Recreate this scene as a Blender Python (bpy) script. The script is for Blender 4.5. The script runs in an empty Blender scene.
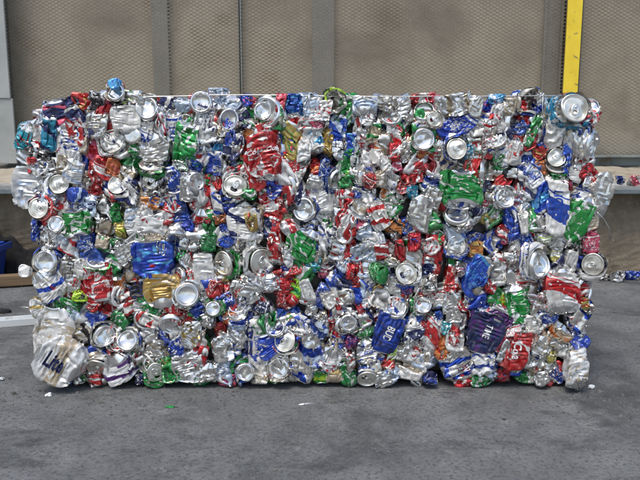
import bpy, bmesh, math, random
import numpy as np
from mathutils import Vector, Matrix

# ------------------------------------------------------------------ camera, sky, sun, exposure
SC = bpy.context.scene
COL = SC.collection
TILT, F, CAM_H, CAM_D = math.radians(9.5), 696.0, 0.63, 1.60
cam = bpy.data.cameras.new('camera'); cam.sensor_width = 36; cam.lens = F / 640 * 36
cam.clip_start = 0.05; cam.clip_end = 2000
co = bpy.data.objects.new('camera', cam); COL.objects.link(co)
co.location = (0, -CAM_D, CAM_H); co.rotation_euler = (math.pi/2 - TILT, 0, 0)
SC.camera = co
SUN_EL, SUN_AZ = math.radians(66), math.radians(208)       # azimuth clockwise from +y: behind the camera, to the left
w = bpy.data.worlds.new('World'); SC.world = w; w.use_nodes = True
nt = w.node_tree; bg = nt.nodes['Background']
sky = nt.nodes.new('ShaderNodeTexSky'); sky.sky_type = 'NISHITA'; sky.sun_disc = False
sky.sun_elevation = SUN_EL; sky.sun_rotation = SUN_AZ; sky.dust_density = 3.0; sky.air_density = 1.2; sky.ozone_density = 1.0
nt.links.new(sky.outputs[0], bg.inputs[0]); bg.inputs[1].default_value = 0.15
sun = bpy.data.lights.new('sun', 'SUN'); sun.energy = 1.9; sun.angle = math.radians(24); sun.color = (1, .95, .88)
so = bpy.data.objects.new('sun', sun); COL.objects.link(so)
sd_ = Vector((math.sin(SUN_AZ)*math.cos(SUN_EL), math.cos(SUN_AZ)*math.cos(SUN_EL), math.sin(SUN_EL)))
so.rotation_euler = sd_.to_track_quat('Z', 'Y').to_euler()
SC.view_settings.view_transform = 'Standard'; SC.view_settings.look = 'None'
SC.view_settings.exposure = 0.40; SC.view_settings.gamma = 1

rng = np.random.default_rng(11); random.seed(5)

# ------------------------------------------------------------------ helpers
def ray(px, py):
    c, s = math.cos(TILT), math.sin(TILT)
    x, u = (px - 320) / F, (240 - py) / F
    return Vector((x, c + u*s, -s + u*c))
def on_plane_y(px, py, y):
    r = ray(px, py); t = (y + CAM_D) / r.y
    return Vector((r.x*t, y, CAM_H + r.z*t))
def on_ground(px, py, z=0.0):
    r = ray(px, py); t = (z - CAM_H) / r.z
    return Vector((r.x*t, -CAM_D + r.y*t, z))
def lin(h):
    c = [int(h[i:i+2], 16)/255 for i in (0, 2, 4)]
    return [x/12.92 if x <= .04045 else ((x+.055)/1.055)**2.4 for x in c]

class G:                                   # tiny node-graph builder
    def __init__(s, name):
        s.m = bpy.data.materials.new(name); s.m.use_nodes = True
        s.t = s.m.node_tree; s.b = s.t.nodes['Principled BSDF']
    def n(s, typ, **k):
        o = s.t.nodes.new(typ)
        for a, v in k.items(): setattr(o, a, v)
        return o
    def put(s, sock, v):
        if isinstance(v, bpy.types.NodeSocket): s.t.links.new(v, sock)
        else: sock.default_value = v
    def math(s, op, a, b=0.0, c=0.0):
        o = s.n('ShaderNodeMath', operation=op)
        for i, v in enumerate((a, b, c)): s.put(o.inputs[i], v)
        return o.outputs[0]
    def mix(s, f, a, b):
        o = s.n('ShaderNodeMix', data_type='RGBA')
        s.put(o.inputs[0], f); s.put(o.inputs[6], a); s.put(o.inputs[7], b)
        return o.outputs[2]
    def noise(s, vec, scale, detail=3, rough=.55, dist=0):
        o = s.n('ShaderNodeTexNoise'); 
        if vec is not None: s.put(o.inputs['Vector'], vec)
        o.inputs['Scale'].default_value = scale; o.inputs['Detail'].default_value = detail
        o.inputs['Roughness'].default_value = rough; o.inputs['Distortion'].default_value = dist
        return o.outputs[0]
    def ramp(s, v, lo, hi, a=0.0, b=1.0):
        o = s.n('ShaderNodeMapRange'); o.clamp = True
        s.put(o.inputs[0], v); o.inputs[1].default_value = lo; o.inputs[2].default_value = hi
        o.inputs[3].default_value = a; o.inputs[4].default_value = b
        return o.outputs[0]
    def bump(s, h, strength, dist):
        o = s.n('ShaderNodeBump'); s.put(o.inputs['Height'], h)
        o.inputs['Strength'].default_value = strength; o.inputs['Distance'].default_value = dist
        s.t.links.new(o.outputs[0], s.b.inputs['Normal'])
    def set(s, **k):
        for a, v in k.items(): s.put(s.b.inputs[a.replace('_', ' ')], v)
        return s.m
def c4(c): return (c[0], c[1], c[2], 1)

def surface(name, ca, cb, scale, rough=.85, metal=0.0, bump=.3, bd=.004, stain=None, sscale=2.0, srange=(.5, .7), cc=None):
    g = G(name); tc = g.n('ShaderNodeTexCoord').outputs['Object']
    f = g.ramp(g.noise(tc, scale, 6, .65), .3, .7)
    col = g.mix(f, c4(ca), c4(cb))
    if cc is not None: col = g.mix(g.ramp(g.noise(tc, scale*7, 4, .7), .52, .7), col, c4(cc))
    if stain is not None: col = g.mix(g.ramp(g.noise(tc, sscale, 5, .6, .4), *srange), col, c4(stain))
    h = g.noise(tc, scale*9, 6, .7)
    g.bump(h, bump, bd)
    return g.set(Base_Color=col, Roughness=g.ramp(f, 0, 1, rough-.08, min(1, rough+.08)), Metallic=metal)

def mesh_obj(name, verts, faces, mat, parent=None, smooth=False):
    me = bpy.data.meshes.new(name); me.from_pydata([tuple(v) for v in verts], [], faces)
    me.materials.append(mat)
    if smooth: me.polygons.foreach_set('use_smooth', [True]*len(me.polygons))
    o = bpy.data.objects.new(name, me); COL.objects.link(o)
    if parent: o.parent = parent
    return o
def bm_obj(name, bm, mat, parent=None, smooth=False):
    me = bpy.data.meshes.new(name); bm.to_mesh(me); bm.free(); me.materials.append(mat)
    if smooth: me.polygons.foreach_set('use_smooth', [True]*len(me.polygons))
    o = bpy.data.objects.new(name, me); COL.objects.link(o)
    if parent: o.parent = parent
    return o
def bm_box(bm, lo, hi, bev=0.0, mat=None):
    r = bmesh.ops.create_cube(bm, size=1)
    lo, hi = Vector(lo), Vector(hi); c = (lo+hi)/2; d = hi-lo
    for v in r['verts']:
        v.co = Vector((v.co.x*d.x, v.co.y*d.y, v.co.z*d.z))
        if mat is not None: v.co = mat @ v.co
        v.co += c
    if bev:
        es = list({e for v in r['verts'] for e in v.link_edges})
        bmesh.ops.bevel(bm, geom=es, offset=bev, segments=2, affect='EDGES', profile=.6)
def box(name, lo, hi, mat, parent=None, bev=0.004):
    bm = bmesh.new(); bm_box(bm, lo, hi, bev); return bm_obj(name, bm, mat, parent)
def tube(bm, pts, r, seg=6):
    pts = [Vector(p) for p in pts]; rings = []
    for i, p in enumerate(pts):
        d = (pts[min(i+1, len(pts)-1)] - pts[max(i-1, 0)]).normalized()
        a = d.orthogonal().normalized() if i == 0 else (rings[-1][1] - d*rings[-1][1].dot(d)).normalized()
        b = d.cross(a)
        rings.append(([bm.verts.new(p + (a*math.cos(t) + b*math.sin(t))*r) for t in [2*math.pi*k/seg for k in range(seg)]], a))
    for (A, _), (B, _) in zip(rings, rings[1:]):
        for k in range(seg): bm.faces.new((A[k], A[(k+1) % seg], B[(k+1) % seg], B[k]))
    bm.faces.new(rings[0][0][::-1]); bm.faces.new(rings[-1][0])
def tag(o, label=None, cat=None, group=None, kind=None):
    for k, v in (('label', label), ('category', cat), ('group', group), ('kind', kind)):
        if v: o[k] = v
    return o
def empty(name, loc):
    o = bpy.data.objects.new(name, None); COL.objects.link(o); o.location = loc; return o
def keep_parent(o, p):                      # parent a world-space mesh to an empty without moving it
    o.parent = p; o.matrix_parent_inverse = Matrix.Translation(p.location).inverted(); return o

# ------------------------------------------------------------------ setting materials
# concrete yard: broad damp patches, tyre dust, fine grit
g = G('yard_concrete'); tc = g.n('ShaderNodeTexCoord').outputs['Object']
mp = g.n('ShaderNodeMapping'); g.put(mp.inputs[0], tc); mp.inputs[3].default_value = (.7, 1.3, 1)
base = g.mix(g.ramp(g.noise(tc, 5.0, 10, .74), .34, .66), c4((.078, .083, .086)), c4((.185, .193, .197)))
base = g.mix(g.ramp(g.noise(mp.outputs[0], 6.5, 9, .72, .3), .54, .66, 0, .85), base, c4((.035, .037, .04)))
base = g.mix(g.ramp(g.noise(mp.outputs[0], 14, 8, .75, .3), .58, .70, 0, .6), base, c4((.29, .285, .275)))
base = g.mix(g.ramp(g.noise(tc, 2.2, 8, .7, .5), .56, .64, 0, .7), base, c4((.04, .042, .044)))
base = g.mix(g.ramp(g.noise(tc, 120, 5, .75), .50, .62, 0, .8), base, c4((.045, .045, .047)))
base = g.mix(g.ramp(g.noise(tc, 300, 3, .7), .60, .70, 0, .7), base, c4((.34, .34, .33)))
h = g.math('ADD', g.noise(tc, 90, 8, .8), g.math('MULTIPLY', g.noise(tc, 12, 6, .7), 1.8))
g.bump(h, .8, .006)
M_yard = g.set(Base_Color=base, Roughness=g.ramp(g.noise(mp.outputs[0], 4.5, 6, .65, .3), .45, .7, .85, .5))
M_wall = surface('wall_concrete', (.19, .152, .105), (.32, .265, .19), 6, .92, 0, .6, .01, (.10, .08, .055), 3.0, (.48, .7), (.34, .29, .21))
M_ledge = surface('ledge_concrete', (.22, .22, .215), (.36, .36, .35), 8, .8, 0, .4, .004, (.14, .13, .12), 5, (.55, .7))
M_sand = surface('ledge_sand', (.27, .24, .185), (.40, .355, .28), 14, .95, 0, .8, .006, (.20, .16, .11), 9, (.58, .68))
M_backing = surface('panel_backing', (.37, .315, .235), (.48, .42, .32), 3, .9, 0, .3, .002, (.22, .185, .14), 2.2, (.5, .72))
M_strand = surface('strand_steel', (.44, .415, .365), (.55, .525, .47), 5, .6, .3, .2, .001, (.24, .16, .09), 3.0, (.55, .75))
M_post = surface('pale_steel', (.27, .285, .275), (.38, .395, .38), 5, .55, .2, .2, .001, (.25, .22, .18), 7, (.60, .72))
M_dark = surface('dark_steel', (.08, .085, .08), (.16, .165, .155), 6, .6, .3, .2, .001, (.12, .08, .05), 6, (.6, .7))
M_stud = surface('stud_steel', (.21, .20, .175), (.28, .27, .24), 6, .7, .1, .2, .001, (.10, .08, .05), 6, (.6, .7))
M_rail = surface('rail_steel', (.13, .16, .17), (.24, .28, .29), 8, .5, .3, .3, .002, (.12, .09, .06), 9, (.58, .7))
M_yellow = surface('yellow_paint', (.72, .52, .02), (.85, .64, .05), 9, .5, 0, .3, .002, (.25, .20, .07), 24, (.60, .68))
M_redpaint = surface('red_paint', (.55, .10, .05), (.70, .20, .10), 9, .5, 0, .3, .002, (.3, .22, .15), 24, (.55, .66))
M_bin = surface('blue_plastic', (.012, .045, .26), (.02, .07, .36), 6, .42, 0, .15, .001, (.05, .06, .10), 12, (.62, .75))
M_black = surface('black_rubber_and_shade', (.006, .006, .007), (.014, .014, .015), 9, .9, 0, .5, .004)  # rubber of the scrap, and painted shade on the sheet behind the bin
M_white = surface('white_enamel', (.62, .66, .68), (.76, .79, .80), 6, .38, .2, .1, .001, (.36, .34, .30), 10, (.6, .72))
g = G('weathered_wood'); tc = g.n('ShaderNodeTexCoord').outputs['Object']
mp = g.n('ShaderNodeMapping'); g.put(mp.inputs[0], tc); mp.inputs[3].default_value = (2, 40, 40)
f = g.noise(mp.outputs[0], 1.5, 6, .7, .6)
g.bump(f, .6, .004)
M_wood = g.set(Base_Color=g.mix(g.ramp(f, .3, .7), c4((.10, .065, .035)), c4((.25, .17, .10))), Roughness=.85)

# ------------------------------------------------------------------ ground
n = 90
xs = np.concatenate([[-400, -120, -40, -12, -5], np.linspace(-2.6, 2.6, n), [5, 12, 40, 120, 400]])
ys = np.concatenate([[-400, -120, -40, -12, -5], np.linspace(-1.9, 1.5, 70), [3, 8, 30, 120, 400]])
V = []; rr = np.random.default_rng(3)
ph = rr.uniform(0, 6.28, 12); kx = rr.normal(size=12)*4; ky = rr.normal(size=12)*6
for y in ys:
    for x in xs:
        z = sum(math.sin(kx[i]*x + ky[i]*y + ph[i]) for i in range(12))*.0009 if abs(x) < 3 and -2 < y < 1.6 else 0
        V.append((x, y, z - .002))
nx = len(xs)
Fc = [(j*nx+i, j*nx+i+1, (j+1)*nx+i+1, (j+1)*nx+i) for j in range(len(ys)-1) for i in range(nx-1)]
tag(mesh_obj('ground', V, Fc, M_yard, smooth=True), kind='structure')

# ------------------------------------------------------------------ retaining wall, ledge, sand
YW, YL, YP = 1.27, 1.19, 1.80
def rough_face(name, x0, x1, y, z0, z1, thick, mat, parent, amp, n1=340, n2=26, seed=0):
    r2 = np.random.default_rng(seed)
    P = [(r2.normal()*9, r2.normal()*13, r2.uniform(0, 6.3), r2.uniform(.4, 1)) for _ in range(16)]
    vs = []; fs = []
    for j in range(n2+1):
        for i in range(n1+1):
            x = x0 + (x1-x0)*i/n1; z = z0 + (z1-z0)*j/n2
            d = sum(a*math.sin(p*x+q*z+s) for p, q, s, a in P)/5
            vs.append((x, y - amp*(d + r2.uniform(-.5, .5)), z))
    k = n1+1
    for j in range(n2):
        for i in range(n1): fs.append((j*k+i, j*k+i+1, (j+1)*k+i+1, (j+1)*k+i))
    b = len(vs); vs += [(x0, y+thick, z0), (x1, y+thick, z0), (x1, y+thick, z1), (x0, y+thick, z1)]
    fs += [(b+1, b, b+3, b+2)]
    fs.append([n2*k+i for i in range(n1+1)] + [b+2, b+3])
    fs.append([j*k for j in range(n2, -1, -1)] + [b, b+3]); fs.append([j*k+n1 for j in range(n2+1)] + [b+2, b+1])
    return mesh_obj(name, vs, fs, mat, parent)
wall = rough_face('retaining_wall', -6, 6, YW, -.05, .355, .25, M_wall, None, .006, seed=4)
tag(wall, 'low brown rough concrete wall under the grey ledge behind the bale', 'wall')
for x in ((-1.36, 1.62)):
    keep_parent(box('wall_joint', (x-.006, YW-.012, 0), (x+.006, YW+.02, .353), M_dark, bev=.001), wall) if False else None
ledge = empty('ledge', (0, YL, .36))
tag(ledge, 'grey concrete ledge slab jutting out on top of the brown wall', 'ledge')
bm = bmesh.new(); bm_box(bm, (-6, YL, .357), (6, 2.1, .388), .006)
keep_parent(bm_obj('slab', bm, M_ledge), ledge)
keep_parent(box('edge_lip', (-6, YL-.018, .352), (6, YL-.0015, .372), M_rail, bev=.003), ledge)
# windblown sand lying on the ledge
vs, fs = [], []; r2 = np.random.default_rng(8); NX, NY = 380, 16
for j in range(NY+1):
    for i in range(NX+1):
        x = -5.9 + 11.8*i/NX; t = j/NY
        y = YL + .10 + .04*math.sin(x*7)+.03*math.sin(x*17+1) + t*(.53)
        z = .3885 + .044*t + (.006*math.sin(x*13+t*5)*math.sin(x*5)+r2.uniform(-.003, .003))*min(1, t*5)*(1 if t < .95 else .3) - (.003 if j == 0 else 0)
        vs.append((x, y, z))
for j in range(NY):
    for i in range(NX): fs.append((j*(NX+1)+i, j*(NX+1)+i+1, (j+1)*(NX+1)+i+1, (j+1)*(NX+1)+i))
tag(mesh_obj('sand', vs, fs, M_sand, smooth=True), kind='stuff')

# ------------------------------------------------------------------ mesh screen: panels of expanded metal, posts, bottom rail
def px_x(px, y=YP, py=110):                 # world x on the screen plane
    return on_plane_y(px, py, y).x
zb, zt = .472, 1.75
spans = [(px_x(9), px_x(240.6)), (px_x(241.6), px_x(563)), (px_x(577.5), px_x(1000)), (px_x(-360), px_x(3))]
labs = ['expanded metal screen panel between the pale post and the thin vertical seam above the bale',
        'wide expanded metal screen panel from the thin vertical seam to the yellow post',
        'expanded metal screen panel on the right of the yellow painted post', 'expanded metal screen panel past the pale post at the left edge']
for k, (x0, x1) in enumerate(spans):
    p = empty('mesh_panel', ((x0+x1)/2, YP, zb))
    tag(p, labs[k], 'screen panel', 'expanded metal screen panels on the ledge')
    keep_parent(box('backing_sheet', (x0+.001, YP+.052, zb), (x1+(.066 if k == 1 else -.001), YP+.064, zt), M_backing, bev=.001), p)
    vs, fs = [], []; pz, pxx = .0083, .030
    nrow = int((zt-zb-.02)/pz); cols = int((x1-x0)/(pxx/2))
    for r in range(nrow):
        z = zb + .012 + r*pz; s = len(vs)
        wob = .0008*math.sin(r*1.7)
        for i in range(cols+1):
            x = x0 + (x1-x0)*i/cols
            up = (i+r) % 2
            dz = (pz*.34 if up else -pz*.34) + rng.normal()*.0003 + .0016*math.sin(x*6+r*.05)
            yy = YP + (.002 if up else .010) + rng.normal()*.0005
            vs += [(x, yy, z+dz-.0016), (x, yy-.0035, z+dz+.0016)]
            if i: a = s+2*i; fs.append((a-2, a, a+1, a-1))
    o = keep_parent(mesh_obj('mesh_strands', vs, fs, M_strand), p); o['kind'] = 'stuff'
    for xx in (x0+.001, x1-.0058):
        keep_parent(box('side_frame', (xx, YP+.0125, zb), (xx+.005, YP+.052, zt), M_dark, bev=.001), p)
for k, (a, b, lb) in enumerate(((154, 170, 'broad dark stud showing through the mesh at the left of the bale top'), (312, 334, 'grey stud showing through the mesh above the middle of the bale'))):
    s = box('screen_stud', (px_x(a), YP+.014, zb+.006), (px_x(b), YP+.0505, zt), M_stud, bev=.002)
    tag(s, lb, 'stud', 'studs behind the mesh screen')
rail = empty('bottom_rail', (0, YP-.05, .43))
tag(rail, 'long blue grey steel rail along the foot of the mesh screen', 'rail')
keep_parent(box('web', (px_x(12)-.03, YP-.02, .428), (3.5, YP-.004, .470), M_rail, bev=.002), rail)
keep_parent(box('flange', (px_x(12)-.03, YP-.07, .4705), (3.5, YP-.0045, .478), M_rail, bev=.002), rail)
# pale post on the left edge
xr = on_plane_y(16, 163, YP-.09).x
pp = empty('steel_post', (xr-.05, YP-.05, .41))
tag(pp, 'pale grey steel post at the left end of the mesh screen', 'post')
keep_parent(box('lower_flange', (xr-.17, YP-.09, .443), (xr+.004, YP-.075, .745), M_post, bev=.003), pp)
keep_parent(box('upper_flange', (xr-.175, YP-.096, .7455), (xr-.003, YP-.081, 1.8), M_post, bev=.003), pp)
keep_parent(box('web', (xr-.095, YP-.0745, .443), (xr-.075, YP+.03, 1.8), M_post, bev=.002), pp)
# dark channel post and the yellow painted post
xa, xb = px_x(541), px_x(560)
dp = empty('channel_post', ((xa+xb)/2, YP, .478))
tag(dp, 'dark channel post seen through the mesh just left of the yellow post', 'post')
keep_parent(box('channel_web', (xa+.0122, YP+.024, .472), (xb-.0122, YP+.034, zt), M_stud, bev=.002), dp)
for a, b in ((xa, xa+.012), (xb-.012, xb)):
    keep_parent(box('channel_lip', (a, YP+.0135, .472), (b, YP+.0345, zt), M_stud, bev=.002), dp)
xa, xb = px_x(562, YP-.05), px_x(576.5, YP-.05)
yp = empty('yellow_post', ((xa+xb)/2, YP, .478))
zr = on_plane_y(572, 93, YP-.05).z
tag(yp, 'chipped yellow painted steel post with a red foot beside the dark post', 'post')
keep_parent(box('painted_face', (xa, YP-.052, zr), (xb, YP-.042, 1.8), M_yellow, bev=.002), yp)
keep_parent(box('red_foot', (xa+.002, YP-.054, .478), (xb+.002, YP-.041, zr-.0005), M_redpaint, bev=.002), yp)
keep_parent(box('web', (xa+.03, YP-.0415, .478), (xb-.03, YP-.005, 1.8), M_yellow, bev=.002), yp)

# ------------------------------------------------------------------ crushed cans: a batch of thin shells pressed by a shrinking box
from concurrent.futures import ThreadPoolExecutor
U = 42
def profile(n=18):
    pr = [(0.5, 0), (12, 0), (25, 0), (29.5, 5)] + [(33, z) for z in np.linspace(10.5, 108, n)] + [(30.5, 114), (27, 119), (27, 122), (13, 122), (.5, 122)]
    return np.array(pr, np.float32)
PR_FINE, PR_COARSE = profile(18), profile(11)
ANG = np.linspace(0, 2*np.pi, U, endpoint=False).astype(np.float32)
def sim_chunk(boxes, scale, axis, rigid, steps, inner, tail, seed, pr, U):
    """scale (B,3): radial size, axial size, calm 0..1 (calm cans keep big flat panels)"""
    rng = np.random.default_rng(seed); NV = len(pr)
    a = np.linspace(0, 2*np.pi, U, endpoint=False).astype(np.float32); B = len(boxes)
    one = np.zeros((NV, U, 3), np.float32)
    one[..., 0] = pr[:, :1]*np.cos(a); one[..., 1] = pr[:, :1]*np.sin(a); one[..., 2] = pr[:, 1:2]-61
    rest = one[None]*np.stack([scale[:, 0], scale[:, 0], scale[:, 1]], 1).astype(np.float32)[:, None, None, :]
    L = lambda p, q: np.linalg.norm(p-q, axis=-1)
    lu = L(np.roll(rest, -1, 2), rest); lv = L(rest[:, 1:], rest[:, :-1])
    ld1 = L(np.roll(rest, -1, 2)[:, 1:], rest[:, :-1]); ld2 = L(np.roll(rest, 1, 2)[:, 1:], rest[:, :-1])
    lu2 = L(np.roll(rest, -2, 2), rest); lv2 = L(rest[:, 2:], rest[:, :-2])
    lu3 = L(np.roll(rest, -3, 2), rest); lv3 = L(rest[:, 3:], rest[:, :-3])
    z = axis/np.linalg.norm(axis, axis=1, keepdims=True)
    x = np.cross(rng.normal(size=(B, 3)), z); x /= np.linalg.norm(x, axis=1, keepdims=True); y = np.cross(z, x)
    R = np.stack([x, y, z], 1).astype(np.float32)
    S = scale[:, 0].astype(np.float32)[:, None, None]; calm = scale[:, 2].astype(np.float32)
    X = np.einsum('bvuk,bkj->bvuj', rest, R)
    # uneven starting dents decide where the folds run
    for _ in range(5):
        kk = rng.normal(size=(B, 3))*.09; pp = rng.uniform(0, 6.3, B)
        X += (np.sin((X*kk[:, None, None, :]).sum(-1)+pp[:, None, None])[..., None]*rng.normal(size=(B, 1, 1, 3))*1.8).astype(np.float32)*S[..., None]
    X += rng.normal(size=X.shape).astype(np.float32)*.2*S[..., None]
    box0 = np.abs(X).max((1, 2))*1.02; boxes = boxes.astype(np.float32)
    npl = 14; pn = rng.normal(size=(B, npl, 3)); pn /= np.linalg.norm(pn, axis=2, keepdims=True); pf = rng.uniform(.60, .82, (B, npl))+.12*calm[:, None]
    ns = 3; sd = rng.normal(size=(B, ns, 3)); sd /= np.linalg.norm(sd, axis=2, keepdims=True)
    sr = (rng.uniform(7, 15, (B, ns))*(1-.6*calm)[:, None]).astype(np.float32)
    def fam(A, Bs, rl, k, lo=0., hi=9.):
        d = Bs-A; l = np.sqrt(np.einsum('...k,...k->...', d, d))+1e-6; r = rl
        tgt = np.clip(l, lo*r, hi*r) if lo > 0 else r
        return d*(((l-tgt)/l)*(.5*k))[..., None]
    apart = (np.full((NV, U), 4, np.float32)*np.minimum(1, pr[:, :1]/20))[None]+(calm*10)[:, None, None]*np.minimum(1, pr[:, :1]/30)[None]
    for it in range(steps+tail):
        f = min(1, (it+1)/steps)**.8; hb = box0*(1-f)+boxes*f
        for _ in range(inner):
            c = fam(X, np.roll(X, -1, 2), lu, .95); X += c; X -= np.roll(c, 1, 2)
            c = fam(X[:, :-1], X[:, 1:], lv, .95); X[:, :-1] += c; X[:, 1:] -= c
            c = fam(X[:, :-1], np.roll(X, -1, 2)[:, 1:], ld1, .6); X[:, :-1] += c; X[:, 1:] -= np.roll(c, 1, 2)
            c = fam(X[:, :-1], np.roll(X, 1, 2)[:, 1:], ld2, .6); X[:, :-1] += c; X[:, 1:] -= np.roll(c, -1, 2)
        c = fam(X, np.roll(X, -2, 2), lu2, .4, .70, 1.05); X += c; X -= np.roll(c, 2, 2)
        c = fam(X[:, :-2], X[:, 2:], lv2, .25, .86, 1.05); X[:, :-2] += c; X[:, 2:] -= c
        c = fam(X, np.roll(X, -3, 2), lu3, .3, .68, 1.05); X += c; X -= np.roll(c, 3, 2)
        c = fam(X[:, :-3], X[:, 3:], lv3, .3, .84, 1.05); X[:, :-3] += c; X[:, 3:] -= c
        c = fam(X, np.roll(X, -U//2, 2), apart, .5, 1., 99.); X += c*.5; X -= np.roll(c, U//2, 2)*.5
        for s in range(ns):
            ctr = (sd[:, s]*(hb*1.12+sr[:, s:s+1]*.55))[:, None, None, :].astype(np.float32)
            d = X-ctr; l = np.sqrt((d*d).sum(-1))+1e-6
            X += d*(np.maximum(0, sr[:, s][:, None, None]-l)/l)[..., None]
        for s in range(npl):
            nn = pn[:, s].astype(np.float32); dd = (np.abs(nn)*hb).sum(1)*pf[:, s]
            X -= nn[:, None, None, :]*np.maximum(0, (X*nn[:, None, None, :]).sum(-1)-dd[:, None, None])[..., None].astype(np.float32)
        h = hb[:, None, None, :].astype(np.float32)
        X = np.clip(X, -h, h)
        if rigid:
            P = X[:, 2]; cc = P.mean(1)
            nn = np.cross(P-cc[:, None], np.roll(P, -1, 1)-cc[:, None]).sum(1); nn /= np.linalg.norm(nn, axis=1, keepdims=True)+1e-9
            e1 = ((P-cc[:, None])*np.cos(a)[None, :, None]).sum(1); e1 -= nn*(e1*nn).sum(1, keepdims=True); e1 /= np.linalg.norm(e1, axis=1, keepdims=True)+1e-9
            e2 = np.cross(nn, e1)
            for r in (0, 1, 2):
                X[:, r] = cc[:, None]+S*pr[r, 0]*(np.cos(a)[None, :, None]*e1[:, None]+np.sin(a)[None, :, None]*e2[:, None])
    return X.astype(np.float32)
def simulate(boxes, scale, axis, rigid, steps=50, inner=7, tail=12, pr=PR_FINE, u=U):
    ch = 12; jobs = [(boxes[i:i+ch], scale[i:i+ch], axis[i:i+ch], rigid, steps, inner, tail, 100+i, pr, u) for i in range(0, len(boxes), ch)]
    with ThreadPoolExecutor(4) as ex: return np.concatenate(list(ex.map(lambda j: sim_chunk(*j), jobs)))
def upsample(X):                            # (V,U,3) -> twice as fine, cubic
    m = (-np.roll(X, 1, 1)+9*X+9*np.roll(X, -1, 1)-np.roll(X, -2, 1))/16
    Y = np.empty((X.shape[0], X.shape[1]*2, 3), X.dtype); Y[:, 0::2] = X; Y[:, 1::2] = m
    P = np.concatenate([Y[:1], Y, Y[-1:]]); m = (-P[:-3]+9*P[1:-2]+9*P[2:-1]-P[3:])/16
    Z = np.empty((Y.shape[0]*2-1,)+Y.shape[1:], X.dtype); Z[0::2] = Y; Z[1::2] = m
    return Z

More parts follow.
